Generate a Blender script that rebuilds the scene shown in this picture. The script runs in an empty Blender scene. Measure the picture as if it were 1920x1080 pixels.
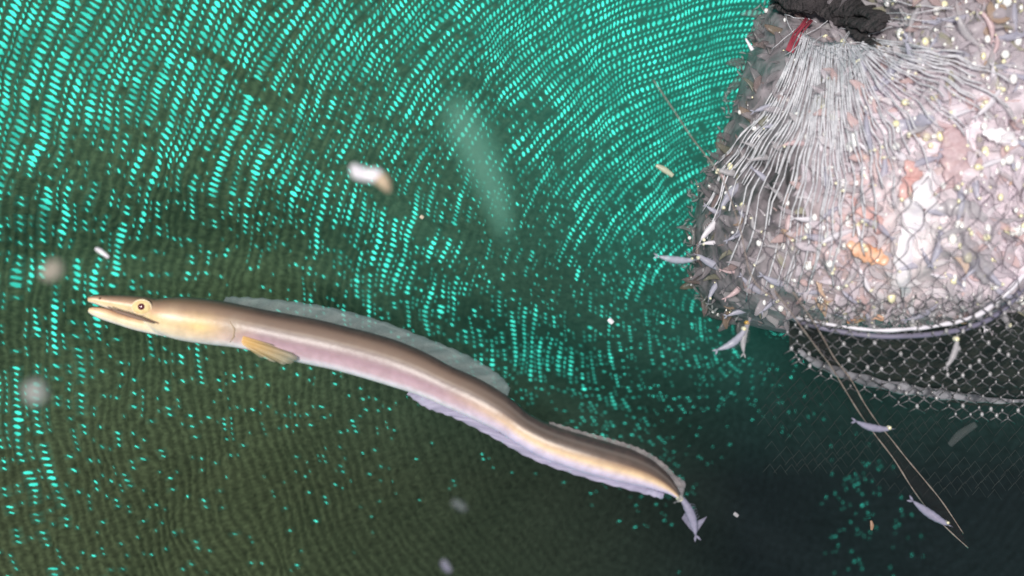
import bpy, math, random
import numpy as np
from mathutils import Vector
R = math.radians
random.seed(7); rng = np.random.default_rng(7)
scene = bpy.context.scene
C = scene.collection

# ------------------------------------------------------------------ camera, world, sun
F = 36.0
cam_d = bpy.data.cameras.new('camera'); cam = bpy.data.objects.new('camera', cam_d); C.objects.link(cam)
cam.location = (0, 0, 0); cam.rotation_euler = (R(90), 0, 0)
cam_d.lens = F; cam_d.sensor_width = 36.0; cam_d.clip_start = 0.01; cam_d.clip_end = 60
cam_d.dof.use_dof = True; cam_d.dof.focus_distance = 0.67; cam_d.dof.aperture_fstop = 5.2
scene.camera = cam
scene.view_settings.view_transform = 'Standard'; scene.view_settings.look = 'None'
scene.view_settings.exposure = 0.0; scene.view_settings.gamma = 1.0

SUN_TO = Vector((-0.24, -0.95, 0.04)).normalized()      # direction towards the light
w = bpy.data.worlds.new('World'); scene.world = w; w.use_nodes = True
nt = w.node_tree; nt.nodes.clear()
out = nt.nodes.new('ShaderNodeOutputWorld'); bg = nt.nodes.new('ShaderNodeBackground')
tc = nt.nodes.new('ShaderNodeTexCoord'); sx = nt.nodes.new('ShaderNodeSeparateXYZ')
nt.links.new(tc.outputs['Generated'], sx.inputs[0])
rp = nt.nodes.new('ShaderNodeValToRGB'); rp.color_ramp.interpolation = 'EASE'
mr = nt.nodes.new('ShaderNodeMapRange'); mr.inputs['From Min'].default_value = -1
nt.links.new(sx.outputs['Y'], mr.inputs['Value']); nt.links.new(mr.outputs[0], rp.inputs[0])
e = rp.color_ramp.elements
e[0].position = 0.0; e[0].color = (0.30, 0.30, 0.34, 1)     # neutral fill light added from behind the camera
e[1].position = 1.0; e[1].color = (0.09, 1.15, 0.88, 1)      # daylit turquoise water beyond the net
m_ = e.new(0.45); m_.color = (0.05, 0.07, 0.085, 1)
m_ = e.new(0.70); m_.color = (0.0, 0.34, 0.28, 1)
nz = nt.nodes.new('ShaderNodeTexNoise'); nz.inputs['Scale'].default_value = 38; nz.inputs['Detail'].default_value = 3   # shimmer of the water
nt.links.new(tc.outputs['Generated'], nz.inputs['Vector'])
nm = nt.nodes.new('ShaderNodeMapRange'); nm.inputs['From Min'].default_value = .36; nm.inputs['From Max'].default_value = .60
nm.inputs['To Min'].default_value = .5; nm.inputs['To Max'].default_value = 1.35
nt.links.new(nz.outputs[0], nm.inputs['Value']); nt.links.new(nm.outputs[0], bg.inputs[1])
nt.links.new(rp.outputs[0], bg.inputs[0])
nt.links.new(bg.outputs[0], out.inputs[0])

sd = bpy.data.lights.new('sun', 'SUN'); sd.energy = 3.6; sd.angle = R(11.0); sd.color = (1.0, 0.95, 0.88)
sun = bpy.data.objects.new('sun', sd); C.objects.link(sun)
sun.rotation_euler = SUN_TO.to_track_quat('Z', 'Y').to_euler()

# ------------------------------------------------------------------ helpers
def P(px, py, d):
    return ((px-960)/1920*d, d, -(py-540)/1920*d)
def PV(px, py, d): return Vector(P(px, py, d))
def Parr(px, py, d):
    return np.stack([(px-960)/1920*d, d+0*px, -(py-540)/1920*d], -1)

def tag(o, label=None, cat=None, group=None, kind=None):
    if label: o['label'] = label
    if cat: o['category'] = cat
    if group: o['group'] = group
    if kind: o['kind'] = kind
    return o
def link(name, verts, faces, mat, parent=None, smooth=True, loc=None):
    me = bpy.data.meshes.new(name); me.from_pydata([tuple(v) for v in verts], [], faces); me.update()
    if smooth: me.polygons.foreach_set('use_smooth', [True]*len(me.polygons))
    if mat: me.materials.append(mat)
    o = bpy.data.objects.new(name, me); C.objects.link(o)
    if parent is not None:
        o.parent = parent
        if loc is None: o.matrix_parent_inverse = parent_matrix(parent).inverted()
    if loc is not None: o.location = loc
    return o
def parent_matrix(p):
    from mathutils import Matrix
    m = Matrix.Translation(p.location) @ p.rotation_euler.to_matrix().to_4x4()
    return parent_matrix(p.parent) @ p.matrix_parent_inverse @ m if p.parent else m
def empty(name, loc, rot=(0, 0, 0)):
    o = bpy.data.objects.new(name, None); C.objects.link(o); o.location = loc; o.rotation_euler = rot
    o.empty_display_size = 0.01
    return o
def col_attr(o, cols, name='tint'):
    a = o.data.color_attributes.new(name, 'FLOAT_COLOR', 'POINT')
    arr = np.ones((len(cols), 4), dtype=np.float32); arr[:, :3] = np.asarray(cols)[:, :3]
    a.data.foreach_set('color', arr.ravel())

_ph = rng.uniform(0, 6.28, (40,)); _an = rng.uniform(0, 6.28, (40,))
def snoise(x, y, wl, k0=0, n=6):
    """smooth sum-of-sines noise, about -1..1"""
    s = 0
    for i in range(n):
        a = _an[(k0+i) % 40]; f = 6.283/wl*(0.7+0.12*i)
        s = s+np.sin((x*np.cos(a)+y*np.sin(a))*f+_ph[(k0*3+i) % 40])
    return s/n*1.6

class TB:
    """collects tubes into one mesh"""
    def __init__(s): s.v = []; s.f = []; s.c = []
    def tube(s, pts, rad, seg=5, caps=True, col=None, flat=1.0):
        pts = [Vector(p) for p in pts]; n = len(pts); b0 = len(s.v)
        up = Vector((0, 1, 0))
        for i, p in enumerate(pts):
            t = (pts[min(i+1, n-1)]-pts[max(i-1, 0)])
            if t.length < 1e-9: t = Vector((1, 0, 0))
            t.normalize(); a = t.cross(up)
            if a.length < 1e-3: a = Vector((1, 0, 0))
            a.normalize(); b = a.cross(t).normalized()
            r = rad[i] if hasattr(rad, '__len__') else rad
            for k in range(seg):
                an = 2*math.pi*k/seg
                s.v.append(p+a*math.cos(an)*r+b*math.sin(an)*r*flat)
                if col is not None: s.c.append(col)
        for i in range(n-1):
            for k in range(seg):
                k2 = (k+1) % seg
                s.f.append((b0+i*seg+k, b0+i*seg+k2, b0+(i+1)*seg+k2, b0+(i+1)*seg+k))
        if caps:
            s.f.append(tuple(b0+k for k in range(seg))[::-1]); s.f.append(tuple(b0+(n-1)*seg+k for k in range(seg)))
    def ball(s, c, r, col=None, seg=6, rings=4, sc=(1, 1, 1)):
        c = Vector(c); b0 = len(s.v)
        for i in range(rings+1):
            th = math.pi*i/rings
            for k in range(seg):
                ph = 2*math.pi*k/seg
                s.v.append(c+Vector((math.sin(th)*math.cos(ph)*sc[0], math.sin(th)*math.sin(ph)*sc[1], math.cos(th)*sc[2]))*r)
                if col is not None: s.c.append(col)
        for i in range(rings):
            for k in range(seg):
                k2 = (k+1) % seg
                s.f.append((b0+i*seg+k, b0+(i+1)*seg+k, b0+(i+1)*seg+k2, b0+i*seg+k2))
    def build(s, name, mat, parent=None, smooth=True):
        o = link(name, s.v, s.f, mat, parent, smooth)
        if s.c: col_attr(o, s.c)
        return o

def crv(pts, n):
    """Catmull-Rom through tuples"""
    pts = [np.array(p, float) for p in pts]; m = len(pts)-1; res = []
    for i in range(n):
        t = i/(n-1)*m; k = min(int(t), m-1); u = t-k
        p0 = pts[max(k-1, 0)]; p1 = pts[k]; p2 = pts[k+1]; p3 = pts[min(k+2, m)]
        res.append(0.5*((2*p1)+(-p0+p2)*u+(2*p0-5*p1+4*p2-p3)*u*u+(-p0+3*p1-3*p2+p3)*u**3))
    return res

# ------------------------------------------------------------------ materials
def mat(name, base=(.5, .5, .5), rough=.5, spec=.5, alpha=1.0, sss=0.0, coat=0.0, attr=None, noise=None, bump=None, trans=0.0):
    m = bpy.data.materials.new(name); m.use_nodes = True; t = m.node_tree; b = t.nodes['Principled BSDF']
    b.inputs['Base Color'].default_value = (*base, 1); b.inputs['Roughness'].default_value = rough
    b.inputs['Specular IOR Level'].default_value = spec; b.inputs['Coat Weight'].default_value = coat
    b.inputs['Coat Roughness'].default_value = .15
    b.inputs['Alpha'].default_value = alpha
    b.inputs['Transmission Weight'].default_value = trans
    if sss:
        b.inputs['Subsurface Weight'].default_value = sss; b.inputs['Subsurface Scale'].default_value = .004
        b.inputs['Subsurface Radius'].default_value = (1, .6, .4)
    src = None
    if attr:
        a = t.nodes.new('ShaderNodeAttribute'); a.attribute_name = attr; src = a.outputs['Color']
    tcn = t.nodes.new('ShaderNodeTexCoord')
    if noise:
        sc, c2, amt = noise
        n = t.nodes.new('ShaderNodeTexNoise'); n.inputs['Scale'].default_value = sc; n.inputs['Detail'].default_value = 4
        t.links.new(tcn.outputs['Object'], n.inputs['Vector'])
        mp = t.nodes.new('ShaderNodeMapRange'); mp.inputs['From Min'].default_value = .35; mp.inputs['From Max'].default_value = .7
        mp.inputs['To Max'].default_value = amt
        t.links.new(n.outputs[0], mp.inputs['Value'])
        mx = t.nodes.new('ShaderNodeMix'); mx.data_type = 'RGBA'
        t.links.new(mp.outputs[0], mx.inputs['Factor'])
        if src: t.links.new(src, mx.inputs['A'])
        else: mx.inputs['A'].default_value = (*base, 1)
        mx.inputs['B'].default_value = (*c2, 1); src = mx.outputs['Result']
    if src: t.links.new(src, b.inputs['Base Color'])
    if bump:
        sc, st, di = bump
        n = t.nodes.new('ShaderNodeTexNoise'); n.inputs['Scale'].default_value = sc; n.inputs['Detail'].default_value = 5
        t.links.new(tcn.outputs['Object'], n.inputs['Vector'])
        bp = t.nodes.new('ShaderNodeBump'); bp.inputs['Strength'].default_value = st; bp.inputs['Distance'].default_value = di
        t.links.new(n.outputs[0], bp.inputs['Height']); t.links.new(bp.outputs[0], b.inputs['Normal'])
    return m

def net_material():
    m = bpy.data.materials.new('woven_net_cloth'); m.use_nodes = True; t = m.node_tree; t.nodes.clear()
    N = t.nodes.new; L = t.links.new
    o = N('ShaderNodeOutputMaterial'); uv = N('ShaderNodeUVMap'); uv.uv_map = 'weave'
    at = N('ShaderNodeAttribute'); at.attribute_name = 'tint'
    n1 = N('ShaderNodeTexNoise'); n1.inputs['Scale'].default_value = 1.1; n1.inputs['Detail'].default_value = 7; n1.inputs['Roughness'].default_value = .7
    L(uv.outputs[0], n1.inputs['Vector'])
    wv = N('ShaderNodeTexWave'); wv.inputs['Scale'].default_value = .36; wv.inputs['Distortion'].default_value = 3.4
    wv.inputs['Detail'].default_value = 3; wv.inputs['Detail Scale'].default_value = 1.3; wv.bands_direction = 'X'
    L(uv.outputs[0], wv.inputs['Vector'])
    mul = N('ShaderNodeMapRange'); mul.inputs['From Min'].default_value = .25; mul.inputs['From Max'].default_value = .75
    mul.inputs['To Min'].default_value = .35; mul.inputs['To Max'].default_value = 1.75
    L(n1.outputs[0], mul.inputs['Value'])
    wm = N('ShaderNodeMapRange'); su = N('ShaderNodeSeparateXYZ'); L(uv.outputs[0], su.inputs[0])
    wr = N('ShaderNodeMapRange'); wr.inputs['From Min'].default_value = 16; wr.inputs['From Max'].default_value = 48; L(su.outputs[0], wr.inputs['Value'])
    wq = N('ShaderNodeMix'); wq.data_type = 'FLOAT'; wq.inputs[2].default_value = .5; L(wr.outputs[0], wq.inputs[0]); L(wv.outputs[1], wq.inputs[3])
    wm.inputs['To Min'].default_value = .74; wm.inputs['To Max'].default_value = 1.24; L(wq.outputs[0], wm.inputs['Value'])
    mm = N('ShaderNodeMath'); mm.operation = 'MULTIPLY'; L(mul.outputs[0], mm.inputs[0]); L(wm.outputs[0], mm.inputs[1])
    vm = N('ShaderNodeVectorMath'); vm.operation = 'SCALE'; L(at.outputs['Color'], vm.inputs[0]); L(mm.outputs[0], vm.inputs['Scale'])
    add = N('ShaderNodeMath'); add.operation = 'MULTIPLY_ADD'; add.inputs[1].default_value = .32
    L(wq.outputs[0], add.inputs[0]); L(n1.outputs[0], add.inputs[2])
    bp = N('ShaderNodeBump'); bp.inputs['Strength'].default_value = .8; bp.inputs['Distance'].default_value = .0036
    L(add.outputs[0], bp.inputs['Height'])
    b = N('ShaderNodeBsdfPrincipled'); b.inputs['Roughness'].default_value = .75; b.inputs['Specular IOR Level'].default_value = .15
    L(vm.outputs[0], b.inputs['Base Color']); L(bp.outputs[0], b.inputs['Normal'])
    tr = N('ShaderNodeBsdfTranslucent'); tr.inputs['Color'].default_value = (.45, .62, .58, 1)
    mx = N('ShaderNodeMixShader'); L(at.outputs['Alpha'], mx.inputs[0]); L(b.outputs[0], mx.inputs[1]); L(tr.outputs[0], mx.inputs[2])
    L(mx.outputs[0], o.inputs[0])
    return m

# ------------------------------------------------------------------ the green net
XC, YC = 1450.0, 620.0
DG = np.array([
 [.88,.84,.80,.76,.66,.72,.76,.80,.84,.86,.88,.84,.8,.8,.8,.8],
 [.82,.74,.74,.62,.62,.62,.60,.52,.66,.78,.80,.76,.6,.6,.6,.6],
 [.58,.46,.46,.48,.60,.48,.46,.38,.54,.66,.62,.58,.4,.4,.4,.4],
 [.56,.54,.42,.38,.34,.54,.44,.16,.28,.48,.50,.42,.2,.2,.2,.2],
 [.56,.50,.34,.14,.14,.46,.60,.36,.12,.28,.32,.24,.1,.1,.1,.1],
 [.48,.36,.30,.24,.16,.10,.12,.42,.62,.22,.28,.32,.12,.06,.04,.03],
 [.50,.26,.20,.18,.16,.20,.14,.12,.12,.46,.16,.12,.14,.06,.06,.02],
 [.40,.26,.16,.12,.10,.12,.12,.12,.14,.14,.28,.06,.05,.26,.05,.02],
 [.26,.20,.12,.10,.06,.05,.05,.06,.06,.08,.10,.03,.06,.26,.08,.08]])
DG[3:6, 4:12] += .09; DG[5:9, 0:6] += .05; DG[0:3, 8:12] += .05
def dens(px, py):
    gx = np.clip((px-60)/120, 0, 14.999); gy = np.clip((py-60)/120, 0, 7.999)
    i = gx.astype(int); j = gy.astype(int); u = gx-i; v = gy-j
    return (DG[j, i]*(1-u)+DG[j, i+1]*u)*(1-v)+(DG[j+1, i]*(1-u)+DG[j+1, i+1]*u)*v
def fold_s(px, py):
    """signed distance (px) below the fold line that runs over the eel's back"""
    xs = np.array([-500, 200, 600, 900, 1250, 1700, 2600]); ys = np.array([560, 500, 500, 650, 880, 1180, 1750])
    return (py-np.interp(px, xs, ys))*.8
def D(px, py):
    q = ((px-1000)*.62+(py-560)*.78)/1000
    d = .82+.46*np.log1p(np.exp(np.clip(q*7, -30, 30)))/7
    d = d-.03*np.clip((500-py)/500, -1, 1.5)*.5
    s = fold_s(px, py)
    d = d+.060*np.exp(-(s/85)**2)-.02*np.exp(-((s-230)/150)**2)
    s2 = ((px-600)*.52-(py-300)*.86)          # shallow crease from upper left to the middle
    d = d+.006*np.exp(-(s2/35)**2)*np.exp(-((px-750)/330)**2)
    d = d+.004*snoise(px, py, 330, 5)+.0016*snoise(px, py, 120, 11)
    return d

def build_net():
    V = []; Fc = []; UV = []; CO = []; vi = 0
    r = 0.2; k = 0; PX = []; PY = []; cellsV = []; faces = []
    allrim = []; RIM = (0.,)*8+(1.,)*8; allpx = []; allpy = []; alloff = []; alluv = []
    base = 0; RK = rng.uniform(0, 1, 200)
    thn = np.linspace(0, 2*math.pi, 8, endpoint=False)
    while r < 2400:
        strong = k % 2 == 0
        wd = min(max(4.6+.0102*r, 9.0), 23)*(1.30 if strong else .70)*rng.uniform(.84, 1.16)
        pa = min(6.0+.0044*r, 13.5)*rng.uniform(.93, 1.07)
        n = max(6, int(2*math.pi*r/pa)); da = 2*math.pi/n
        a0 = rng.uniform(0, da)
        # run noise along the stack
        knots = rng.uniform(0, 1, n//5+3)
        idx = np.arange(n); run = np.interp(idx/5.0, np.arange(len(knots)), knots)
        ang = a0+idx*da; rc = r+wd/2
        cx = XC+rc*np.cos(ang); cy = YC+rc*np.sin(ang)
        keep = (cx > -430) & (cx < 3300) & (cy > -330) & (cy < 1420)
        dn = dens(cx, cy)
        cl = .5+.5*snoise(cx, cy, 95, 20)
        rad_ = np.interp((ang*31+.6*np.sin(r/70+ang*9)) % 199, np.arange(200), RK)
        noise = .44*run+.26*cl+.20*rad_+.18*rng.uniform(0, 1, n)
        bonus = .07 if strong else -.11
        # creases keep the mesh shut
        s2 = ((cx-600)*.52-(cy-300)*.86); dn = dn-.35*np.exp(-(s2/16)**2)*np.exp(-((cx-760)/200)**2)
        s3 = ((cx-430)*.62-(cy-130)*.78); dn = dn-.35*np.exp(-(s3/11)**2)*np.exp(-((cx-460)/90)**2)
        op = np.clip((dn*1.0+.0+bonus-noise)/.18, 0, 1)
        if r < 60: op = op*0; dn = dn*0-1
        tiny = (rng.uniform(0, 1, n) < .15+.60*dn) & (op < .25)
        op = np.where(tiny, np.maximum(op, rng.uniform(.22, .38, n)*np.clip(.35+dn*2, 0, 1)), op)
        big = np.where(strong, rng.uniform(.86, 1.06, n), rng.uniform(.6, .9, n))
        szr = np.interp(cx, [0, 500, 1100, 1500], [1.04, .98, .95, .84])*np.interp(cy, [600, 900], [1, .80])
        for i in idx[keep]:
            a = ang[i]; h = da*.5*1.02; rr0 = r-.15; rr1 = r+wd+.15; off = rng.uniform(-.00012, .00012)
            o_ = op[i]
            if o_ < .2:
                rs = np.array([rr0, rr1, rr1, rr0]); as_ = np.array([a-h, a-h, a+h, a+h])
                faces.append((base, base+1, base+2, base+3)); nb = 4
            else:
                e_r = np.array([rr0, rc, rr1, rr1, rr1, rc, rr0, rr0]); e_a = np.array([a-h, a-h, a-h, a, a+h, a+h, a+h, a])
                sz = (.35+.65*o_)*big[i]*szr[i]
                hr = wd*.5*sz*.84*rng.uniform(.8, 1.12); ha = da*.5*sz*rng.uniform(.56, .90)
                # eight hole points in the same order as the rim
                tt = np.array([-.75, 0, .75, 1, .75, 0, -.75, -1.0]); ss = np.array([-.62, -1, -.62, 0, .62, 1, .62, 0])
                jit = rng.uniform(.62, 1.04, 8); sk = .22*da*tt
                i_r = rc+hr*tt*jit; i_a = a+ha*ss*jit+sk
                rs = np.concatenate([e_r, i_r]); as_ = np.concatenate([e_a, i_a])
                for q in range(8):
                    q2 = (q+1) % 8; faces.append((base+q, base+q2, base+8+q2, base+8+q))
                nb = 16
            px = XC+rs*np.cos(as_); py = YC+rs*np.sin(as_)
            allpx.append(px); allpy.append(py); alloff.append(np.full(nb, off)); alluv.append(np.stack([rs/20, as_*rc/11], -1))
            allrim.append((0.0,)*nb if nb == 4 else RIM)
            base += nb
        r += wd; k += 1
    # closed middle disc
    px = np.concatenate(allpx); py = np.concatenate(allpy); off = np.concatenate(alloff); uv = np.concatenate(alluv)
    px = px+11*snoise(px, py, 230, 2)+4.5*snoise(px, py, 80, 8); py = py+7*snoise(px, py, 240, 15)
    pts = Parr(px, py, D(px, py)+off)
    me = bpy.data.meshes.new('green_net'); me.from_pydata(pts.tolist(), [], faces); me.update()
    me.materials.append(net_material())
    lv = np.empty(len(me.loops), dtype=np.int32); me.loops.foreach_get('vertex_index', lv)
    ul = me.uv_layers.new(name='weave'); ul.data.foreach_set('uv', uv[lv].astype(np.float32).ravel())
    # dye: olive on the left, deep green to the right; alpha = translucency of the weave
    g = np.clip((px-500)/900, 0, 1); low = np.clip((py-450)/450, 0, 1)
    olive = np.array([.046, .078, .040]); green = np.array([.022, .070, .058]); shade_slate = np.array([.009, .015, .018]); moss = np.array([.050, .070, .035])
    right = green*(1-low)[:, None]+shade_slate*low[:, None]; left = olive*(1-low)[:, None]+moss*low[:, None]  # light falloff painted in: net darkens to slate at lower right
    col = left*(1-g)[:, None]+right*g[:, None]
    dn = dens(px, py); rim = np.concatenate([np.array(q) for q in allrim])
    thin = np.clip((.012+.22*dn*(.28+1.15*g))*(1-.9*low)+rim*(.06+.26*dn), 0, .5)  # extra at the hole rims imitates a green glow round each opening
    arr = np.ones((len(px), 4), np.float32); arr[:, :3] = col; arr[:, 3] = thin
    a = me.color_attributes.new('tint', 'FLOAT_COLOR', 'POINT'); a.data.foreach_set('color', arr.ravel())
    ob = bpy.data.objects.new('green_net', me); C.objects.link(ob)
    tag(ob, 'huge dark green woven net cloth with turquoise light through its mesh, behind the eel', 'net')
    print('net faces', len(faces))
build_net()

# ------------------------------------------------------------------ the eel
M_eel = mat('eel_skin', rough=.33, spec=.34, sss=.15, coat=.0, attr='tint', noise=(190, (.20, .14, .12), .26), bump=(300, .12, .0008))
M_fin = mat('eel_fin', (.36, .40, .38), rough=.5, alpha=.46, attr='tint', bump=(300, .3, .001))
M_eyeg = mat('eye_gold', (.96, .82, .42), rough=.3, coat=.4, noise=(420, (.80, .50, .24), .7))
M_pupil = mat('pupil_dark', (.12, .02, .03), rough=.12, coat=1)
ED = .57
prof = [  # x, top, bottom
 (166,556,566),(180,553,570),(200,553,577),(225,553,585),(250,554,592),(272,555,602),(290,555,618),(310,556,629),(350,557,640),(400,562,647),(450,571,653),
 (500,581,664),(550,590,677),(600,600,688),(640,610,697),(690,622,711),(740,637,727),(790,658,744),(840,684,765),(890,706,788),(940,735,815),(980,768,839),
 (1020,790,860),(1060,805,875),(1100,817,888),(1140,829,899),(1180,842,909),(1215,860,918),(1240,880,926),(1258,900,932),(1272,922,938)]
prof = [tuple(p) for p in crv(prof, 110)]
def col_back(t):  # t = -1 belly .. 1 back
    pass
def eel_depth(x):
    return ED+.012*math.sin((x-170)/1100*math.pi*1.6)
def ramp(t, stops):
    for (a, ca), (b, cb) in zip(stops, stops[1:]):
        if t <= b:
            u = max(0, (t-a)/(b-a)); return [ca[i]*(1-u)+cb[i]*u for i in range(3)]
    return list(stops[-1][1])
trunk = [(-1, (.92,.90,.98)), (-.80, (.92,.86,.96)), (-.62, (.66,.49,.56)), (-.3, (.47,.32,.38)), (.02, (.31,.23,.24)), (.22, (.26,.20,.18)), (.29, (.42,.34,.29)), (.36, (.28,.21,.17)), (.62, (.23,.165,.13)), (.80, (.10,.07,.06)), (1, (.06,.045,.045))]
tail = [(-1, (.62,.56,.85)), (-.6, (.80,.72,.88)), (-.25, (.90,.68,.44)), (0, (.50,.34,.22)), (.2, (.12,.085,.07)), (.45, (.10,.08,.07)), (.6, (.15,.13,.12)), (.75, (.06,.05,.05)), (1, (.07,.06,.06))]
head = [(-1, (.98,.95,.96)), (-.7, (.98,.84,.60)), (-.2, (.94,.70,.38)), (.15, (.74,.48,.30)), (.5, (.40,.27,.19)), (.8, (.20,.14,.09)), (1, (.10,.08,.06))]
def skin(x, t):
    a = ramp(t, head); b = ramp(t, trunk); c = ramp(t, tail)
    u = min(max((x-330)/170, 0), 1); v = min(max((x-830)/160, 0), 1)
    r_ = [(a[i]*(1-u)+b[i]*u)*(1-v)+c[i]*v for i in range(3)]
    # warm patches of gill cover and cheek
    for (gx, gy, gs, gc, gw) in ((385, -.15, 32, (.98,.74,.32), .75), (330, .05, 17, (.92,.76,.50), .55), (445, -.05, 14, (.55,.50,.40), .5)):
        wgt = gw*math.exp(-((x-gx)/gs)**2-((t-gy)/.42)**2); r_ = [r_[i]*(1-wgt)+gc[i]*wgt for i in range(3)]
    return r_
def loft(profile, V, Fs, Cs, seg=96, wfac=.78, cfun=skin, squash=None):
    b0 = len(V); n = len(profile)
    for i, (x, yt, yb) in enumerate(profile):
        p0 = profile[max(i-1, 0)]; p1 = profile[min(i+1, n-1)]
        tx = p1[0]-p0[0]; ty = (p1[1]+p1[2]-p0[1]-p0[2])/2; l = math.hypot(tx, ty); nx, ny = ty/l, -tx/l  # towards the back
        cy = (yt+yb)/2; h = (yb-yt)/2*tx/l if tx/l > .2 else (yb-yt)/2
        h = max(h, 1.2); d = eel_depth(x); wz = h*wfac*d/1920
        for k in range(seg):
            an = 2*math.pi*k/seg; t = math.sin(an); s = math.cos(an)
            q = Parr(np.array(x+nx*h*t), np.array(cy+ny*h*t), np.array(d))
            V.append((q[0], q[1]-s*wz*abs(s)**-.1 if abs(s) > 1e-6 else q[1], q[2])); Cs.append(cfun(x, t))
    for i in range(n-1):
        for k in range(seg):
            k2 = (k+1) % seg; Fs.append((b0+i*seg+k, b0+(i+1)*seg+k, b0+(i+1)*seg+k2, b0+i*seg+k2))
    Fs.append(tuple(b0+k for k in range(seg))); Fs.append(tuple(b0+(n-1)*seg+k for k in range(seg))[::-1])
eel = empty('eel', P(720, 660, ED))
tag(eel, 'long slender brown and cream eel with pointed jaws and yellow eye over the green net', 'eel')
V, Fs, Cs = [], [], []
loft(prof, V, Fs, Cs)
jaw = crv([(167,577,586),(178,575,593),(200,578,602),(225,587,610),(250,593,618),(275,598,624),(300,604,629),(325,610,634)], 30)
def jawcol(x, t): return ramp(t, [(-1, (.95,.93,.95)), (-.5, (.98,.88,.66)), (.2, (.98,.82,.52)), (.8, (.72,.42,.26)), (1, (.25,.15,.10))])
loft([tuple(p) for p in jaw], V, Fs, Cs, seg=48, wfac=.8, cfun=jawcol)
body = link('body', V, Fs, M_eel, eel); col_attr(body, Cs)
# mouth lining, teeth
tb = TB()
tb.tube([PV(x, y, ED-.0045) for x, y in ((202,575),(220,584),(240,590),(262,597),(290,606))], [.0003,.0009,.0011,.0009,.0004], seg=8)
tb.build('mouth', mat('mouth_dark', (.26, .17, .13), .6), eel)
# crease of the gape on the cheek
def front(x, t):  # surface point of the body facing the camera; t -1..1
    for (a, b) in zip(prof, prof[1:]):
        if a[0] <= x <= b[0]:
            u = (x-a[0])/(b[0]-a[0]); yt = a[1]*(1-u)+b[1]*u; yb = a[2]*(1-u)+b[2]*u; break
    h = (yb-yt)/2; d = eel_depth(x)
    return Vector(P(x, (yt+yb)/2-h*t, d))+Vector((0, -math.sqrt(max(0, 1-t*t))*h*.78*d/1920, 0))
tb = TB()
gp = [front(x, t)+Vector((0, -.0001, 0)) for x, t in ((340,-.62),(352,-.35),(366,-.30))]
gill = [front(x, t) for x, t in ((437, -.75), (446, -.45), (448, -.1), (440, .2))]
tb.tube(gill, [.0002, .0005, .0005, .0002], seg=6)
tb.build('gill_opening', mat('gill_dark', (.50, .38, .26), .6), eel)
# eye
ec = front(272, .12)
tb = TB(); tb.ball(ec+Vector((0, .0005, 0)), .0048, seg=24, rings=16, sc=(1.15, .42, .88)); eye = tb.build('eye', M_eyeg, eel)
tb = TB(); tb.ball(ec+Vector((.0003, -.0011, .0003)), .0019, seg=16, rings=10, sc=(1.1, .55, 1)); tb.build('pupil', M_pupil, eye)
tb = TB(); ring = [ec+Vector((math.cos(a)*.0054, .0002, math.sin(a)*.0041)) for a in np.linspace(0, 2*math.pi, 25)]
tb.tube(ring, .0005, seg=6, caps=False); tb.build('eye_rim', mat('eye_rim', (.85, .66, .44), .4, coat=.5), eye)
tb = TB(); tb.ball(front(190, .35)+Vector((0, 0, 0)), .0007, seg=8, rings=6); tb.build('nostril', mat('nostril', (.22, .12, .08), .5), eel)
# fins: thin blades with rays
def fin(name, basep, tipp, col0, col1, m=M_fin, th=.00035, n=70, rows=5, dof=0, ripple=.0012):
    b = crv(basep, n); t = crv(tipp, n); V = []; Fs = []; Cs = []
    for side in (0, 1):
        for i in range(n):
            for j in range(rows):
                u = j/(rows-1); x = b[i][0]*(1-u)+t[i][0]*u; y = b[i][1]*(1-u)+t[i][1]*u
                y += math.sin(i*1.9)*u*1.3
                d = eel_depth(min(x, 1270))+dof+ripple*u*math.sin(i*.55)
                V.append(Vector(P(x, y, d))+Vector((0, (th if side else -th)*(1-.8*u), 0)))
                ray = .92+.08*math.sin(i*2.6)+random.uniform(-.05, .05)
                Cs.append([(col0[c]*(1-u)+col1[c]*u)*ray for c in range(3)])
    o = n*rows
    for i in range(n-1):
        for j in range(rows-1):
            q = (i*rows+j, i*rows+j+1, (i+1)*rows+j+1, (i+1)*rows+j)
            Fs.append(q); Fs.append(tuple(o+a for a in q[::-1]))
    rim = [i*rows+rows-1 for i in range(n)]
    for a_, b_ in zip(rim, rim[1:]): Fs.append((a_, o+a_, o+b_, b_))
    ob = link(name, V, Fs, m, eel); col_attr(ob, Cs); return ob
fin('dorsal_fin', [(418,567),(500,583),(600,603),(700,628),(800,666),(880,705),(950,748)], [(424,556),(500,560),(600,573),(700,597),(800,634),(880,668),(935,702),(957,728)],
    (.10,.145,.155), (.22,.30,.31))
fin('anal_fin', [(768,733),(840,762),(920,802),(1000,848),(1100,886),(1200,912),(1245,925)], [(763,739),(800,765),(850,783),(920,818),(1000,862),(1100,897),(1200,924),(1243,936)],
    (.55,.50,.72), (.70,.66,.90))
fin('tail_dorsal_fin', [(1030,797),(1090,817),(1150,835),(1200,855),(1240,882),(1268,915)], [(1030,790),(1090,808),(1150,824),(1205,843),(1250,873),(1285,915)],
    (.18,.17,.17), (.42,.38,.40))
fin('tail_fin', [(1250,892),(1258,905),(1266,918),(1272,930),(1270,938)], [(1270,893),(1285,905),(1282,922),(1278,938),(1262,944)], (.30,.27,.30), (.45,.42,.46), n=30)
M_pec = mat('pectoral_fin', (.6, .5, .3), rough=.5, alpha=.55, attr='tint', bump=(400, .3, .001))
fin('pectoral_fin', [(456,630),(454,636),(453,642),(456,647)], [(512,646),(557,669),(534,683),(484,668)], (.98,.60,.16), (.40,.40,.32), m=M_pec, n=26, dof=-.0095, rows=8)

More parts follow.
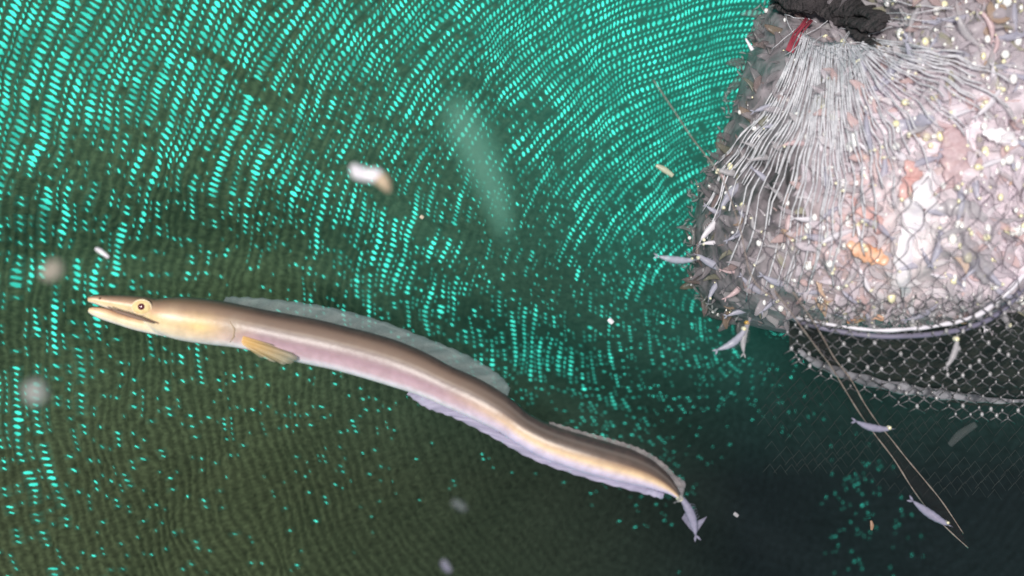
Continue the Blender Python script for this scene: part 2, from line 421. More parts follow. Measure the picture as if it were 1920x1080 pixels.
# ------------------------------------------------------------------ glassy shrimps and larvae
def glass(name, base, alpha, rough=.25, coat=.6, n2=None):
    return mat(name, base, rough=rough+.12, alpha=alpha*.85, coat=coat*.4, spec=.45, noise=(420, n2 or tuple(min(1, c*1.5) for c in base), .7), bump=(500, .15, .0006))
G_lav = glass('glassy_lavender', (.50, .50, .62), .62)
G_grey = glass('glassy_grey', (.52, .50, .54), .55)
G_pink = glass('glassy_pink', (.72, .52, .55), .72)
G_white = glass('milky_white', (.85, .80, .92), .95)
G_clear = glass('glassy_clear', (.22, .25, .29), .24)
G_tail = glass('glassy_dull_lavender', (.34, .33, .46), .7, .45, .1)
G_dim = glass('glassy_dim', (.12, .14, .15), .22, .6, .0, (.16, .18, .18))
G_faint = glass('glassy_faint', (.30, .29, .42), .45)
M_eyew = mat('eye_glint', (.98, .96, .85), rough=.08, coat=1, noise=(300, (.95, .85, .35), .7))
M_amber = mat('amber', (.85, .50, .10), rough=.2, coat=1, alpha=.8)
def shrimp_parts(L, bend, seed, legs=True):
    """body lies along +X (head), bends in XZ"""
    rr = random.Random(seed); tb = TB(); pts = []; rad = []
    n = 14
    for i in range(n):
        u = i/(n-1); a = (u-.5)*bend
        pts.append(Vector(((u-.5)*L, rr.uniform(-.01, .01)*L, -abs(bend)*.16*L*(1-(2*u-1)**2)*(1 if bend > 0 else -1))))
        rad.append(L*(.018+.085*math.sin(min(1, u*1.15)*math.pi*.86)**.8)*(1+.10*(i % 2)))
    rad[0] = L*.02; rad[-1] = L*.02
    tb.tube(pts, rad, seg=8, flat=.7)
    tb.tube([pts[-1], pts[-1]+Vector((L*.14, 0, L*.02))], [L*.014, L*.002], seg=5)             # rostrum
    for s in (-1, 1):                                                                         # tail fan
        e_ = pts[0]+Vector((-L*.15, s*L*.02, s*L*.07))
        tb.tube([pts[0], (pts[0]+e_)/2, e_], [L*.012, L*.035, L*.012], seg=5, flat=.3)
    if legs:
        for i in range(6):
            b = pts[4+i]; tb.tube([b, b+Vector((L*.03, rr.uniform(-.03, .03)*L, -L*.10)), b+Vector((L*(.08-.02*i), rr.uniform(-.05, .05)*L, -L*.19))], [L*.009, L*.006, L*.002], seg=4)
        for s in (-1, 1):
            h = pts[-1]; tb.tube([h, h+Vector((L*.15, s*L*.03, L*.08)), h+Vector((L*.34, s*L*.09, L*.05))], [L*.006, L*.004, L*.0015], seg=4)
    eyes = [(pts[-2]+Vector((L*.02, s*L*.055, L*.045)), L*.034) for s in (-1, 1)]
    return tb, eyes
def shrimp(px, py, d, Lpx, ang, m, label, group=None, bend=.8, seed=1, legs=True, roll=0, cat='shrimp', name='glass_shrimp', eye_s=1.0, eyemat=None):
    L = Lpx*d/1920
    root = empty(name, P(px, py, d), (R(roll), R(ang), 0)); tag(root, label, cat, group)
    tb, eyes = shrimp_parts(L, bend, seed, legs)
    me = link('body', tb.v, tb.f, m); me.parent = root
    for c, r_ in eyes:
        t2 = TB(); t2.ball((0, 0, 0), r_*eye_s, seg=10, rings=7); o = link('eye', t2.v, t2.f, eyemat or M_eyew); o.parent = root; o.location = c
    return root
def blob(px, py, d, pts, rad, m, name, label, cat, group=None, flat=.6, extra=None):
    """soft-bodied drifting thing along a pixel path"""
    root = empty(name, P(px, py, d)); tag(root, label, cat, group)
    tb = TB(); c = crv(pts, 16); r_ = np.interp(np.linspace(0, 1, 16), np.linspace(0, 1, len(rad)), rad)
    tb.tube([PV(q[0], q[1], d) for q in c], [v*d/1920 for v in r_], seg=12, flat=flat)
    tb.build('body', m, root)
    return root
G = 'small larvae drifting in the water'
b = blob(695, 330, .36, [(661,308),(670,322),(688,328),(706,330),(720,345)], [5,15,13,16,8], G_white, 'drifting_larva', 'milky white larva with tan tail tip drifting mid water above the eel, left of centre', 'larva', G)
tb = TB(); tb.tube([PV(x, y, .358) for x, y in ((712,332),(722,344),(731,360))], [.0028,.0024,.001], seg=8); tb.build('tail', mat('tan', (.62,.48,.34), .5), b)
blob(692, 475, .30, [(88,498),(98,508),(108,520)], [20,26,14], glass('milky_tan', (.50,.44,.38), .6), 'drifting_larva', 'blurred tan larva floating upper left of the eel snout', 'larva', G)
blob(65, 735, .28, [(50,742),(66,735),(84,728)], [20,27,18], glass('milky_grey', (.42,.42,.42), .55), 'drifting_larva', 'blurred grey larva floating at the left edge below the eel snout', 'larva', G)
blob(190, 473, .50, [(179,466),(188,471),(204,483)], [3,5,3], G_white, 'drifting_larva', 'tiny thin white larva hanging just above the eel snout', 'larva', G)
blob(1245, 318, .6, [(1230,310),(1244,317),(1262,330)], [3,6,4], glass('milky_olive', (.55,.55,.42), .7), 'drifting_larva', 'small pale olive larva drifting left of the net bag', 'larva', G)
blob(1145, 602, .6, [(1141,598),(1145,602),(1149,606)], [4,5,4], G_white, 'drifting_larva', 'tiny white speck of larva above the middle of the eel', 'larva', G)
blob(1405, 85, .6, [(1398,72),(1405,84),(1411,94)], [1.5,3,4], G_white, 'drifting_larva', 'thin white sliver of larva beside the bag neck', 'larva', G)
blob(791, 407, .6, [(788,405),(791,407),(794,409)], [3,4,3], mat('tan_speck', (.6,.5,.38), .5), 'drifting_larva', 'tiny tan speck below the milky white larva', 'larva', G)
blob(862, 948, .36, [(848,940),(862,948),(874,956)], [6,9,5], G_clear, 'drifting_larva', 'faint lavender larva drifting below the middle of the eel', 'larva', G)
blob(838, 1062, .38, [(830,1050),(836,1062),(845,1072)], [5,8,4], G_faint, 'drifting_larva', 'small lavender larva at the bottom edge of the photo', 'larva', G)
blob(1380, 965, .6, [(1376,962),(1380,965),(1384,968)], [3,4,3], G_grey, 'drifting_larva', 'tiny grey larva right of the eel tail', 'larva', G)
blob(1805, 812, .65, [(1780,835),(1800,815),(1830,795)], [5,9,6], G_dim, 'drifting_larva', 'faint greyish larva below the right end of the basket', 'larva', G)
blob(1634, 985, .65, [(1633,976),(1635,985),(1634,994)], [2,4,2], mat('brown_speck', (.3,.18,.12), .5), 'drifting_larva', 'tiny brown larva left of the strap end', 'larva', G)
blob(905, 300, .20, [(846,185),(872,235),(905,305),(932,375),(950,450)], [14,40,36,26,4], mat('green_haze_jelly', (.10,.34,.25), .6, alpha=.40, noise=(90, (.06,.26,.20), .6)), 'jelly_strand', 'blurred translucent green jelly strand hanging across the centre of the net', 'jelly', None, flat=.3)
# shrimp at the eel's tail
s = shrimp(1289, 966, ED-.004, 80, -112, G_tail, 'lavender glass shrimp with two bright yellow eyes touching the tip of the eel tail', None, .5, 3, eye_s=2.4)
V = []
for o_ in (0, .0005):
    for (x, y) in ((1284,962),(1305,978),(1326,968),(1316,984),(1304,1002),(1292,990),(1278,972)): V.append(Vector(P(x, y, ED+.001+o_))-s.location)
rot = s.rotation_euler.to_matrix().inverted(); V = [rot @ v for v in V]; n_ = 7
Fs = [tuple(range(n_)), tuple(range(2*n_-1, n_-1, -1))]+[(k, (k+1) % n_, (k+1) % n_+n_, k+n_) for k in range(n_)]
tf = link('tail_fan', V, Fs, G_tail); tf.parent = s
shrimp(1268, 484, .57, 66, 6, G_lav, 'pale glass shrimp poking out of the left side of the bag over the green net', None, .3, 4)
shrimp(1372, 635, .565, 66, -38, G_lav, 'glass shrimp with tail spread below the lower left corner of the bag', None, .7, 5, eye_s=1.8)
shrimp(1400, 632, .57, 60, -80, G_grey, 'grey glass shrimp with amber eyes hanging under the bag corner', None, -.6, 6, eye_s=2.0, eyemat=M_amber)

# ------------------------------------------------------------------ the bag of catch
EX = np.array([[1452,-250],[1448,-60],[1440,0],[1412,60],[1395,110],[1378,170],[1360,230],[1338,300],[1305,350],[1294,420],[1292,480],[1300,535],[1325,580],[1400,612],[1480,628],[1560,634]], float)
XR = 2330.0
def xl(py): return np.interp(py, EX[:, 1], EX[:, 0])
def hfront(px, py):
    """depth of the catch's front surface"""
    a = xl(py); c = (a+XR)/2; h = (XR-a)/2
    u = np.clip((px-c)/h, -1, 1); prof_ = np.sqrt(np.clip(1-u*u, 0, 1))
    v = np.clip((py-300)/345, -1.6, 1); vv = np.where(v > 0, np.sqrt(np.clip(1-v**4, 0, 1)), 1-.12*v*v)
    d = .69-.15*prof_*vv
    # neck dip and folds towards it
    d = d+.045*np.exp(-((px-1560)/120)**2-((py-30)/75)**2)
    d = d+.006*snoise(px, py, 150, 25)+.004*snoise(px, py, 60, 30)
    return d
root_bag = empty('net_bag', P(1700, 600, .62))
tag(root_bag, 'grey twine net bag packed with pale catch, tied by a dark band', 'net bag')
# lumpy mass filling the bag (one closed body)
V = []; Fs = []; Cs = []; ny_, nx_ = 110, 130
ys = np.linspace(-250, 633, ny_)
for j, y in enumerate(ys):
    a = float(xl(y))+6
    for s_ in (0, 1):
        for i in range(nx_):
            th = math.pi*i/(nx_-1); x = (a+XR)/2-(XR-a)/2*math.cos(th)
            d = float(hfront(np.array(x), np.array(y)))
            if s_ or y > 625: d = .80-(d if s_ == 0 and y > 625 else d)*.0 if s_ else d
            if s_: d = .70+.08*math.sin(th)
            V.append(P(x, y, d+.0004*(1-s_)))
            g = min(max((x-1360)/270, 0), 1)**1.2*min(max((y+60)/260, .35), 1)  # light falloff painted in: darker towards the left edge and top
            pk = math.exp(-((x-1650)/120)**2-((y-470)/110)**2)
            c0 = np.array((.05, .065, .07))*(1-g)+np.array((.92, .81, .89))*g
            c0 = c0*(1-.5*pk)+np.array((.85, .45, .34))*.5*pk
            hot = math.exp(-((x-1715)/62)**2-((y-440)/125)**2); c0 = c0*(1-.8*hot)+np.array((.97, .94, .97))*.8*hot  # brightly lit centre of the bag painted into the pulp colour
            gap_paint = math.exp(-((x-1462)/70)**2-((y-345)/90)**2); c0 = c0*(1-.93*gap_paint)  # dark opening between the strands, painted into the pulp colour
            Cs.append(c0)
row = 2*nx_
for j in range(ny_-1):
    for i in range(nx_-1):
        Fs.append((j*row+i, (j+1)*row+i, (j+1)*row+i+1, j*row+i+1))
        Fs.append((j*row+nx_+i, j*row+nx_+i+1, (j+1)*row+nx_+i+1, (j+1)*row+nx_+i))
    for i in (0, nx_-1): Fs.append((j*row+i, (j+1)*row+i, (j+1)*row+nx_+i, j*row+nx_+i))
for j in (0, ny_-1):
    for i in range(nx_-1): Fs.append((j*row+i, j*row+i+1, j*row+nx_+i+1, j*row+nx_+i))
M_mass = mat('catch_pulp', rough=.45, spec=.4, coat=.2, attr='tint', noise=(110, (.50, .43, .48), .7), bump=(200, .45, .0025))
# thousands of tiny larvae pressed against the mesh
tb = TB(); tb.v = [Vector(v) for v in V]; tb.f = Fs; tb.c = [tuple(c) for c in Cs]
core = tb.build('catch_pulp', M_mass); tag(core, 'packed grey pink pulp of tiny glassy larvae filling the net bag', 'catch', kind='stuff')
M_larv = mat('larva_skin', rough=.5, spec=.3, coat=.12, alpha=.38, attr='tint')
tb = TB(); eyes = TB()
cnt = 0
while cnt < 2600:
    x = random.uniform(1275, 1990); y = random.uniform(-60, 632); a = float(xl(y))
    if x < a-4 or (x < a+130 and random.random() < .5): continue
    if ((x-1715)/70)**2+((y-430)/130)**2 < 1 and random.random() < .55: continue
    if ((x-1462)/95)**2+((y-335)/105)**2 < 1 and random.random() < .8: continue
    d = float(hfront(np.array(x), np.array(y)))-random.uniform(-.0022, .0006)
    e_ = min(1, max(0, (x-a)/230)); ln = random.uniform(12, 36) if random.random() < .6 else random.uniform(36, 74); an = random.gauss(.9, 1.0)
    curl = random.uniform(-.6, .6); pts = []
    for k in range(7):
        u = k/6-.5; aa = an+curl*u*2
        pts.append(PV(x+math.cos(aa)*u*ln, y+math.sin(aa)*u*ln, d+.0014*random.uniform(-1, 1)*u))
    wv_ = (random.uniform(1.4, 4.0) if ln < 36 else random.uniform(4, 11))*d/1920
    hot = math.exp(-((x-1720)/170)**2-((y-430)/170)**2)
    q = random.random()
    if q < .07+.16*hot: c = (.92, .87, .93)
    elif q < .20+.2*hot: c = (.86, .62, .62) if random.random() < .8 else (.86, .60, .42)
    elif q < .26: c = (.62, .60, .44)
    elif q < .36: c = (.42, .38, .42)
    else:
        g = random.uniform(.58, .97); c = (g*1.0, g*.90, g*1.0)
    s_ = .20+.80*e_**1.1*min(1, max(.55, (y+150)/350))  # painted falloff on the larvae too, darkest along the left edge
    hot = math.exp(-((x-1715)/80)**2-((y-440)/130)**2); c = tuple((v*(1-.6*hot)+.95*.6*hot)*s_ for v in c)  # larvae whitened in the middle to paint the bright light there
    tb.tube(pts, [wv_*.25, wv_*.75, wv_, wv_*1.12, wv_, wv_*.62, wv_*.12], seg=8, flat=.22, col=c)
    if random.random() < .26:
        k = random.choice([(1, 1, 1), (1, .99, 1), (.98, .97, .95), (.97, .92, .62)])
        eyes.ball(PV(x, y, d-.0018), random.choice((1.6, 2.2, 3, 4, 5, 8.0))*random.uniform(.7, 1.1)*(.6+.6*e_)*d/1920, col=k, sc=(1, .6, random.uniform(.7, 1.5)))  # white balls for eyes and for painted glints in the catch
    cnt += 1
# fringe of larvae sticking out at the left edge
for k in range(130):
    y = random.uniform(-20, 640); a = float(xl(y)); x = a+random.uniform(-14, 22)
    d = .672+random.uniform(-.03, .01); an = random.uniform(0, 6.28); ln = random.uniform(8, 20)
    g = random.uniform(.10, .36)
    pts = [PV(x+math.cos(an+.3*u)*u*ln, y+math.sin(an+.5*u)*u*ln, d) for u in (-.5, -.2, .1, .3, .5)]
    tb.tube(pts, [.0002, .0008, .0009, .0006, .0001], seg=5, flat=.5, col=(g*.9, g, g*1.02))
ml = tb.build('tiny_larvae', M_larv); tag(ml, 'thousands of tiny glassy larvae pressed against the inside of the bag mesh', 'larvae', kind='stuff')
M_gl = mat('glint_eyes', rough=.25, coat=1, attr='tint')
me_ = eyes.build('larva_eyes_glints', M_gl); tag(me_, 'mass of tiny white larva eyes and painted glints dotted through the bag', 'eyes', kind='stuff')

# larger glass shrimps one can pick out: copies of a few kinds
protos = []
for i, (m, bd) in enumerate(((G_lav, .5), (G_grey, -.7), (G_pink, .9), (G_white, .3), (G_lav, -.3))):
    t_, ey = shrimp_parts(1.0, bd, 20+i)
    bm_ = link('body', t_.v, t_.f, m); em = []
    for c, r_ in ey:
        t2 = TB(); t2.ball((0, 0, 0), r_*1.5, seg=8, rings=5); o = link('eye', t2.v, t2.f, M_eyew); o.location = c; em.append(o)
    protos.append((bm_, em, bd))
GL = {0: 'small lavender glass shrimp pressed among the catch inside the net bag', 1: 'small grey glass shrimp pressed among the catch inside the net bag',
      2: 'small pink glass shrimp pressed among the catch inside the net bag', 3: 'small milky white glass shrimp pressed among the catch inside the net bag',
      4: 'nearly straight lavender glass shrimp pressed among the catch inside the net bag'}
GN = {0: 'lavender shrimps in the net bag', 1: 'grey shrimps in the net bag', 2: 'pink shrimps in the net bag', 3: 'milky shrimps in the net bag', 4: 'straight lavender shrimps in the net bag'}
placed = []; used = set(); tries = 0
while len(placed) < 130 and tries < 9000:
    tries += 1
    x = random.uniform(1320, 1915); y = random.uniform(20, 590)
    if x < float(xl(y))+35 or (y < 120 and x < 1700): continue
    if any((x-a)**2+(y-b)**2 < 30**2 for a, b in placed): continue
    # leave the bare twine fan readable
    if 1380 < x < 1580 and 120 < y < 400 and random.random() < .8: continue
    placed.append((x, y)); k = random.choice([0, 0, 1, 1, 2, 3, 4]); bm_, em, bd = protos[k]
    d = float(hfront(np.array(x), np.array(y)))-.0008; L = random.uniform(36, 74)*d/1920
    root = empty('glass_shrimp', P(x, y, d), (R(random.uniform(-40, 40)), R(random.uniform(0, 360)), 0)); root.scale = (L, L, L)
    tag(root, GL[k], 'shrimp', GN[k])
    if k not in used:
        used.add(k); bc, ec_ = bm_, em
    else:
        bc = bm_.copy(); C.objects.link(bc); ec_ = []
        for o in em: c_ = o.copy(); C.objects.link(c_); ec_.append(c_)
    bc.parent = root
    for o in ec_: o.parent = root
for k, (bm_, em, bd) in enumerate(protos):
    if k not in used:
        for o in [bm_]+em: bpy.data.objects.remove(o)

# bigger pieces seen in the catch
M_silver = mat('silver_white', (.97, .94, .98), rough=.22, coat=.6, noise=(260, (.80, .76, .88), .6), bump=(350, .4, .001))  # fish white, kept near full white to paint the bag's bright spot
def slab(name, pts, rad, m, label, cat, dz=.0015, eye=None):
    x0, y0 = pts[len(pts)//2]; root = empty(name, P(x0, y0, .56)); tag(root, label, cat)
    c = crv(pts, 18); r_ = np.interp(np.linspace(0, 1, 18), np.linspace(0, 1, len(rad)), rad); tb = TB()
    ds = [float(hfront(np.array(q[0]), np.array(q[1])))-dz for q in c]; ds = np.convolve(np.pad(ds, 2, 'edge'), np.ones(5)/5, 'valid')
    tb.tube([PV(q[0], q[1], dd) for q, dd in zip(c, ds)], [v*.56/1920*(.9+.16*math.sin(i*1.7+x0)) for i, v in enumerate(r_)], seg=14, flat=.3)
    tb.build('body', m, root)
    if eye:
        dd = float(hfront(np.array(eye[0]), np.array(eye[1])))-dz-.003
        t2 = TB(); t2.ball(PV(eye[0], eye[1], dd), eye[2]*dd/1920, seg=10, rings=7); t2.build('eye', M_eyew if len(eye) < 4 else M_pupil, root)
slab('silver_fish', [(1748,318),(1738,352),(1728,385),(1712,420),(1700,448)], [4,26,34,30,8], M_silver, 'overexposed silver white fish lying upright in the middle of the bag', 'fish', eye=(1733,393,3,1))
slab('silver_fish', [(1700,440),(1694,480),(1696,520),(1702,556),(1712,590)], [12,20,16,12,3], M_silver, 'narrow white fish hanging below the larger silver fish above the hoop', 'fish')
slab('silver_fish', [(1842,248),(1862,252),(1885,258),(1908,272)], [3,14,18,3], M_silver, 'small white triangular fish near the right edge of the bag', 'fish')
M_or = mat('orange_shell', (.86, .42, .24), rough=.3, coat=.5, noise=(260, (.95, .75, .60), .8), bump=(400, .6, .002))
M_pk = mat('pink_shell', (.80, .50, .48), rough=.35, coat=.5, noise=(200, (.55, .32, .32), .6), bump=(400, .6, .002))
slab('orange_shrimp', [(1590,455),(1612,470),(1640,480),(1665,492)], [5,16,20,6], M_or, 'orange shrimp in the lower middle of the bag', 'shrimp', eye=(1624,468,5))
slab('orange_shrimp', [(1588,604),(1612,598),(1635,592),(1660,600)], [4,9,9,3], M_or, 'flat orange shrimp lying on the white hoop', 'shrimp', dz=.012)
slab('pink_shrimp', [(1700,300),(1712,325),(1706,350),(1690,372)], [6,18,22,8], M_pk, 'pink shrimp left of the silver white fish', 'shrimp')
slab('pink_shrimp', [(1590,370),(1618,392),(1640,412),(1650,438)], [5,16,16,5], M_pk, 'dull pink shrimp below the twine fan', 'shrimp')
slab('glass_fish', [(1672,240),(1700,233),(1730,226),(1752,222)], [8,14,13,5], G_lav, 'blue grey glass fish with two white eyes lying right of the twine fan', 'fish', eye=(1680,232,7))
slab('glass_fish', [(1750,395),(1785,388),(1815,392),(1850,412)], [8,18,20,6], G_grey, 'broad grey glass fish right of the silver white fish', 'fish', eye=(1795,352,6))
slab('glass_fish', [(1778,240),(1790,275),(1792,310),(1780,345)], [12,32,30,10], G_pink, 'broad translucent pink glass fish in the upper middle of the bag', 'fish')
slab('glass_fish', [(1800,440),(1820,470),(1845,500),(1850,530)], [8,22,24,8], G_grey, 'large grey glass fish in the lower right of the bag', 'fish', eye=(1850,445,7))

# netting of the bag: twine fan from the neck, opening into diamonds
M_twine = mat('grey_twine', (.88, .88, .95), rough=.55, noise=(500, (.50, .51, .56), .8), bump=(1400, .8, .0006))
M_twd = mat('dark_twine', (.13, .11, .14), rough=.6, noise=(500, (.26, .24, .28), .6))
tw = TB()
ends = [((1500,60),(1440,190),(1350,300),(1300,400)), ((1520,70),(1480,200),(1400,330),(1335,520)), ((1540,80),(1515,220),(1470,370),(1420,600)),
        ((1560,80),(1550,230),(1540,380),(1500,600)), ((1580,80),(1585,220),(1605,360),(1600,520)), ((1600,85),(1630,180),(1670,260),(1690,380)),
        ((1612,85),(1690,125),(1790,165),(1920,260)), ((1622,70),(1720,85),(1820,105),(1960,150))]
NS = 74
for k in range(NS):
    s_ = k/(NS-1)*(len(ends)-1)
    if k % 2 == 0: s_ += .0
    s_ += random.uniform(-.03, .03); s_ = min(max(s_, 0), len(ends)-1.001)
    a = int(s_); u = s_-a; q = []
    for j in range(4):
        q.append((ends[a][j][0]*(1-u)+ends[a+1][j][0]*u, ends[a][j][1]*(1-u)+ends[a+1][j][1]*u))
    c = crv(q, 34); T = random.uniform(.58, 1.0); m = int(34*T); pts = []
    for i in range(m):
        t = i/33; x, y = c[i]; wob = 2.2*math.sin(t*9+k*2.3)
        i2 = min(i+1, 33); tx, ty = c[i2]-c[max(i-1, 0)]; l = math.hypot(tx, ty)+1e-6
        tri = abs(((t*5.0+.5*(k % 2)) % 1)*2-1)-.5
        amp = (8.0+3.5*math.sin(k*1.7))*min(1, max(0, t-.25)*2.2)*(1 if k % 2 else -1)
        o_ = tri*amp+1.2*math.sin(t*23+k*1.7)+wob*t*1.6
        x += -ty/l*o_; y += tx/l*o_
        d = float(hfront(np.array(x), np.array(y)))-.0035-.006*math.exp(-t*8)-.0012*(k % 3)
        pts.append(PV(x, y, d))
    r_ = [.00038+.00010*math.sin(i*.9+k) for i in range(m)]
    tw.tube(pts, [v*1.15 for v in r_], seg=5)
tw.build('twine_fan', M_twine, root_bag)
# loose frayed ends round the neck
fr = TB()
for k in range(26):
    x = 1510+random.uniform(-20, 130); y = random.uniform(45, 85); an = random.uniform(-.4, 2.4) if k < 20 else random.uniform(2.4, 4)
    pts = []; 
    for i in range(8):
        an += random.uniform(-.35, .35); x += math.cos(an)*9; y += math.sin(an)*9
        pts.append(PV(x, y, float(hfront(np.array(x), np.array(y)))-.012))
    fr.tube(pts, .00022, seg=4)
for y0 in (4, 18, 30, 42):
    pts = [PV(x, y0+random.uniform(-3, 3)+8*math.sin(x*.02+y0), float(hfront(np.array(x), np.array(float(y0))))-.006) for x in range(1650, 1800, 14)]
    fr.tube(pts, .0003, seg=4)
fr.build('frayed_ends', M_twine, root_bag)
# thin dark mesh stretched over the lower half
dk = TB()
def over(x, y): return PV(x, y, float(hfront(np.array(float(x)), np.array(float(y))))-.0075)
for fam in (1, -1):
    for k in range(-14, 20):
        pts = []
        for i in range(46):
            y = 330+i*6.6; x = 1640+k*48+fam*(y-330)*.62+5*math.sin(y*.13+k)
            if x < float(xl(y))+40 or x > 1985 or y > 628:
                if len(pts) > 3: dk.tube(pts, .0002, seg=4)
                pts = []; continue
            if y < 400 and x < 1600: pts = []; continue
            pts.append(over(x, y))
        if len(pts) > 3: dk.tube(pts, .0002, seg=4)
dk.build('dark_mesh', M_twd, root_bag)
# dark band around the neck
nb = TB(); M_band = mat('dark_band', (.030, .026, .030), rough=.7, noise=(120, (.075, .065, .07), .8), bump=(330, 1.0, .006))
def hb(x, y, o): return PV(x, y, float(hfront(np.array(float(x)), np.array(float(y))))-o)
for (pts_, rr_, o_) in (([(1436,-22),(1480,-4),(1530,6),(1580,14),(1625,20),(1662,40)], (17,24,26,25,23,12), .008), ([(1450,8),(1476,14),(1500,10),(1530,16)], (8,14,14,6), .010),
        ([(1540,20),(1580,34),(1620,44),(1655,52)], (10,20,22,10), .012), ([(1575,34),(1600,54),(1622,70),(1644,84)], (8,13,15,8), .010)):
    c = crv(pts_, 30); r_ = np.interp(np.linspace(0, 1, 30), np.linspace(0, 1, len(rr_)), rr_)
    nb.tube([hb(q[0], q[1], o_) for q in c], [v*.57/1920*(1+.13*math.sin(i*1.9+o_*900)+.08*random.uniform(-1, 1)) for i, v in enumerate(r_)], seg=16, flat=.4)
nb.build('neck_band', M_band, root_bag)
rd = TB()
for k in range(4):
    pts = [PV(x+k*3.4-6+random.uniform(-2,2), y+k*1.5, float(hfront(np.array(x+0.), np.array(y+0.)))-.014) for x, y in ((1518,34),(1507,48),(1496,62),(1488,78),(1480,94))]
    rd.tube(pts, .0006, seg=6)
rd.build('red_cord', mat('red_cord', (.34, .05, .08), .6, bump=(900, .6, .0006)), root_bag)

# ------------------------------------------------------------------ hoop basket under the bag
bas = empty('basket', P(1700, 700, .6)); tag(bas, 'dark mesh basket with a white hoop rim under the net bag', 'basket')
M_hoop = mat('white_hoop', (.90, .88, .96), rough=.25, coat=.5, noise=(200, (.70, .66, .80), .5))
hp = TB(); c = crv([(1492,596),(1520,601),(1560,609),(1640,619),(1700,617),(1760,610),(1825,594),(1868,566),(1915,520),(1965,450)], 60)
hp.tube([PV(q[0], q[1], .5462+.00004*abs(q[0]-1690)) for q in c], [(2.2+2.4*min(1, max(0, (q[0]-1500)/350)))*(1+.22*math.sin(q[0]*.11))*.54/1920 for q in c], seg=12)
hp.build('hoop', M_hoop, bas)
hp = TB(); c = crv([(1494,602),(1560,619),(1640,630),(1700,630),(1770,624),(1840,606),(1890,572),(1950,500)], 50)
hp.tube([PV(q[0], q[1], .550+.00004*abs(q[0]-1690)) for q in c], .0014, seg=12)
hp.build('inner_hoop', mat('lilac_hoop', (.20, .19, .28), rough=.4, noise=(150, (.18, .17, .22), .6)), bas)
def wall_d(x, y, back=0): return .546+.00035*max(0, y-600)*.8+.00010*abs(x-1700)*.4+back
lr = TB(); c = crv([(1496,664),(1530,688),(1580,708),(1650,728),(1740,744),(1820,754),(1880,760),(1960,758)], 50)
lr.tube([PV(q[0], q[1]-8, wall_d(q[0], q[1])+.006) for q in c], [(4+6*math.sin(min(1, i/44)*math.pi))*(1+.2*math.sin(i*1.1))*.6/1920 for i in range(50)], seg=12, flat=.6)
lr.build('bottom_ring', mat('grey_ring', (.36, .36, .40), rough=.35, coat=.4, noise=(60, (.04, .05, .06), 1.0)), bas)
# dark inside wall of the basket and the hexagonal mesh in front of it
V = []; Fs = []; n1, n2 = 46, 16
for sd_ in (0, .004):
    for j in range(n2):
        for i in range(n1):
            u = i/(n1-1); v = j/(n2-1); top = np.interp(1470+u*640, [1470,1500,1640,1830,1880,1960,2110], [600,612,628,604,575,560,540]); x = 1480+u*640
            bot = np.interp(x, [1480,1530,1650,1820,2120], [650,692,732,760,764])
            V.append(P(x, top*(1-v)+bot*v, wall_d(x, top*(1-v)+bot*v, .026+sd_)))
for j in range(n2-1):
    for i in range(n1-1):
        a = j*n1+i; Fs.append((a, a+1, a+n1+1, a+n1)); b_ = a+n1*n2; Fs.append((b_, b_+n1, b_+n1+1, b_+1))
link('inner_wall', V, Fs, mat('basket_wall', (.010, .016, .016), .7, noise=(90, (.045, .05, .042), .7), bump=(200, .8, .003)), bas)
hx = TB(); kn = TB(); sx_, sy_ = 27.0, 20.0
for j in range(16):
    for i in range(26):
        random.seed(i*57+j*911); x0 = random.uniform(-4, 4)+1478+i*sx_+(j % 2)*sx_/2+4*math.sin(j*1.3+i*.7); y0 = random.uniform(-3, 3)+562+j*sy_*.72+5*math.sin(i*.5+j*.4)
        y0 -= max(0, (x0-1800))*.16*(1-j/13)
        bot = np.interp(x0, [1480,1530,1650,1820,2120], [660,704,750,782,790])
        if y0 > bot or (x0 < 1500 and y0 < 600): continue
        for dx in (-.5, .5):
            x1 = x0+dx*sx_+random.uniform(-3, 3); y1 = y0+sy_*.72+random.uniform(-2, 2)
            p0 = PV(x0, y0+3, wall_d(x0, y0)-.004); p1 = PV(x1, y1-3, wall_d(x1, y1)-.004); md = (p0+p1)/2+Vector((dx*.002, 0, -.0006))
            hx.tube([p0, md, p1], [.00045, .00033, .00045], seg=4)
        hx.tube([PV(x0, y0-3, wall_d(x0, y0)-.004), PV(x0, y0+4, wall_d(x0, y0)-.0046)], .0006, seg=5)
        if random.random() < .75: kn.ball(PV(x0+1, y0, wall_d(x0, y0)-.0052), random.choice((.0005, .0007, .0012)), seg=6, rings=4, sc=(1, .7, 1.2))
hx.build('hexagonal_mesh', mat('mesh_dark', (.045, .045, .05), .45, coat=.3, noise=(160, (.30, .29, .32), .6)), bas)
kn.build('knots', mat('mesh_knots', (.42, .41, .44), .3, coat=.6, noise=(300, (.2, .2, .2), .7)), bas)
shrimp(1785, 660, .548, 58, -70, G_grey, 'glass shrimp with bright white eyes caught in the dark mesh below the hoop', None, .5, 31, eye_s=2.6)

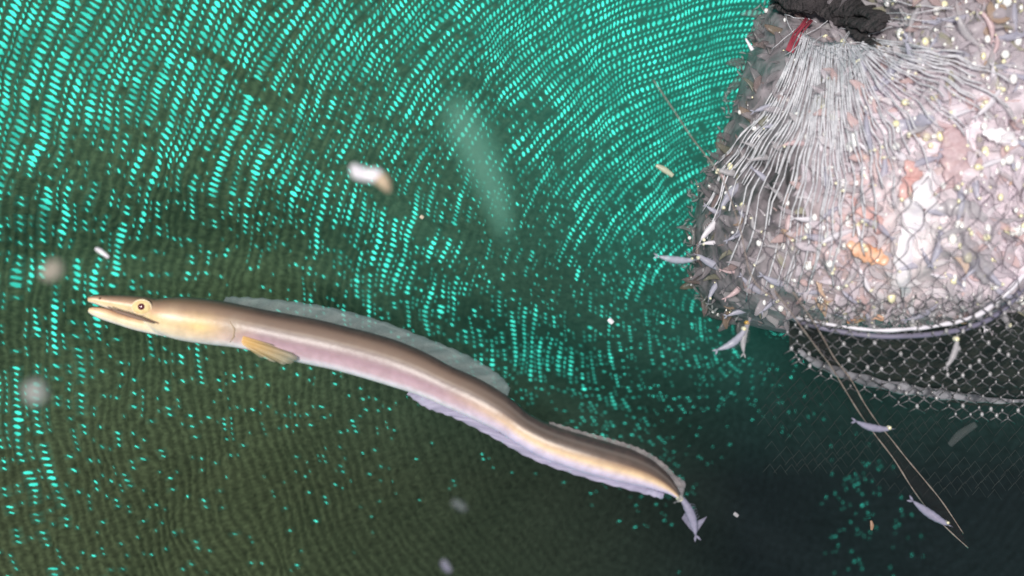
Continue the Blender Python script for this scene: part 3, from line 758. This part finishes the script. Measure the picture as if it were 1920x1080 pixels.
# faint loose black mesh below the basket
lm = TB()
for j in range(11):
    for i in range(20):
        x0 = 1440+i*26+(j % 2)*13+9*math.sin(j*.9+i*.7); y0 = 690+j*17+i*4.2+10*math.sin(i*.6+j*.8)
        if x0 > 1960 or y0 > 920 or y0 < 600+(x0-1440)*.12: continue
        d0 = .66+.0001*(y0-700)
        for dx in (-13, 13): lm.tube([PV(x0, y0, d0), PV(x0+dx, y0+17+dx*.15, d0+.001)], .00016, seg=4, caps=False)
lo = lm.build('black_netting', mat('black_netting', (.012, .016, .018), .6, noise=(60, (.04, .055, .055), .5)))
tag(lo, 'faint loose black netting hanging below the dark basket', 'netting')

# ------------------------------------------------------------------ strap with two pale cords, and the loose line
st = empty('strap', P(1640, 800, .60)); tag(st, 'thin dark strap with two pale edge cords running below the net bag', 'strap')
cA = crv([(1452,545),(1501,611),(1532,653),(1557,686),(1584,730),(1612,775),(1640,814),(1676,861),(1710,915),(1740,955),(1780,995),(1815,1027)], 60)
cB = crv([(1487,548),(1520,595),(1543,633),(1565,672),(1595,711),(1620,755),(1645,792),(1670,822),(1700,860),(1736,903),(1768,943),(1806,1000)], 60)
dS = [.528+.0022*i for i in range(60)]
M_cord = mat('pale_cord', (.24, .17, .15), .5, noise=(400, (.5, .46, .42), .6))
for c in (cA, cB):
    t_ = TB(); t_.tube([PV(q[0], q[1], dd) for q, dd in zip(c, dS)], [.00040+.0001*math.sin(i*1.3) for i in range(60)], seg=6); t_.build('edge_cord', M_cord, st)
V = []; Fs = []
for side in (0, .0006):
    for a, b_, dd in zip(cA, cB, dS): V += [P(a[0]+1, a[1], dd+.0006+side), P(b_[0]-1, b_[1], dd+.0006+side)]
for i in range(59):
    Fs.append((2*i, 2*i+1, 2*i+3, 2*i+2)); o = 120; Fs.append((o+2*i, o+2*i+2, o+2*i+3, o+2*i+1))
    Fs.append((2*i, 2*i+2, o+2*i+2, o+2*i)); Fs.append((2*i+1, o+2*i+1, o+2*i+3, 2*i+3))
link('band', V, Fs, mat('strap_film', (.030, .018, .020), .6, alpha=.15), st)
ln = TB(); c = crv([(1225,150),(1262,205),(1300,262),(1352,332),(1385,420),(1410,520),(1452,560)], 40)
ln.tube([PV(q[0], q[1], .545) for q in c], .00032, seg=5)
lo = ln.build('fishing_line', M_cord); tag(lo, 'thin pale fishing line running past the upper left side of the bag', 'fishing line')
shrimp(1638, 797, .565, 66, 12, G_tail, 'pale lavender shrimp lying across the two cords of the strap', None, .5, 41, legs=False, eye_s=1.6)
shrimp(1745, 962, .59, 78, 34, G_tail, 'slim grey shrimp lying along the strap near the lower right corner', None, .15, 42, legs=False)
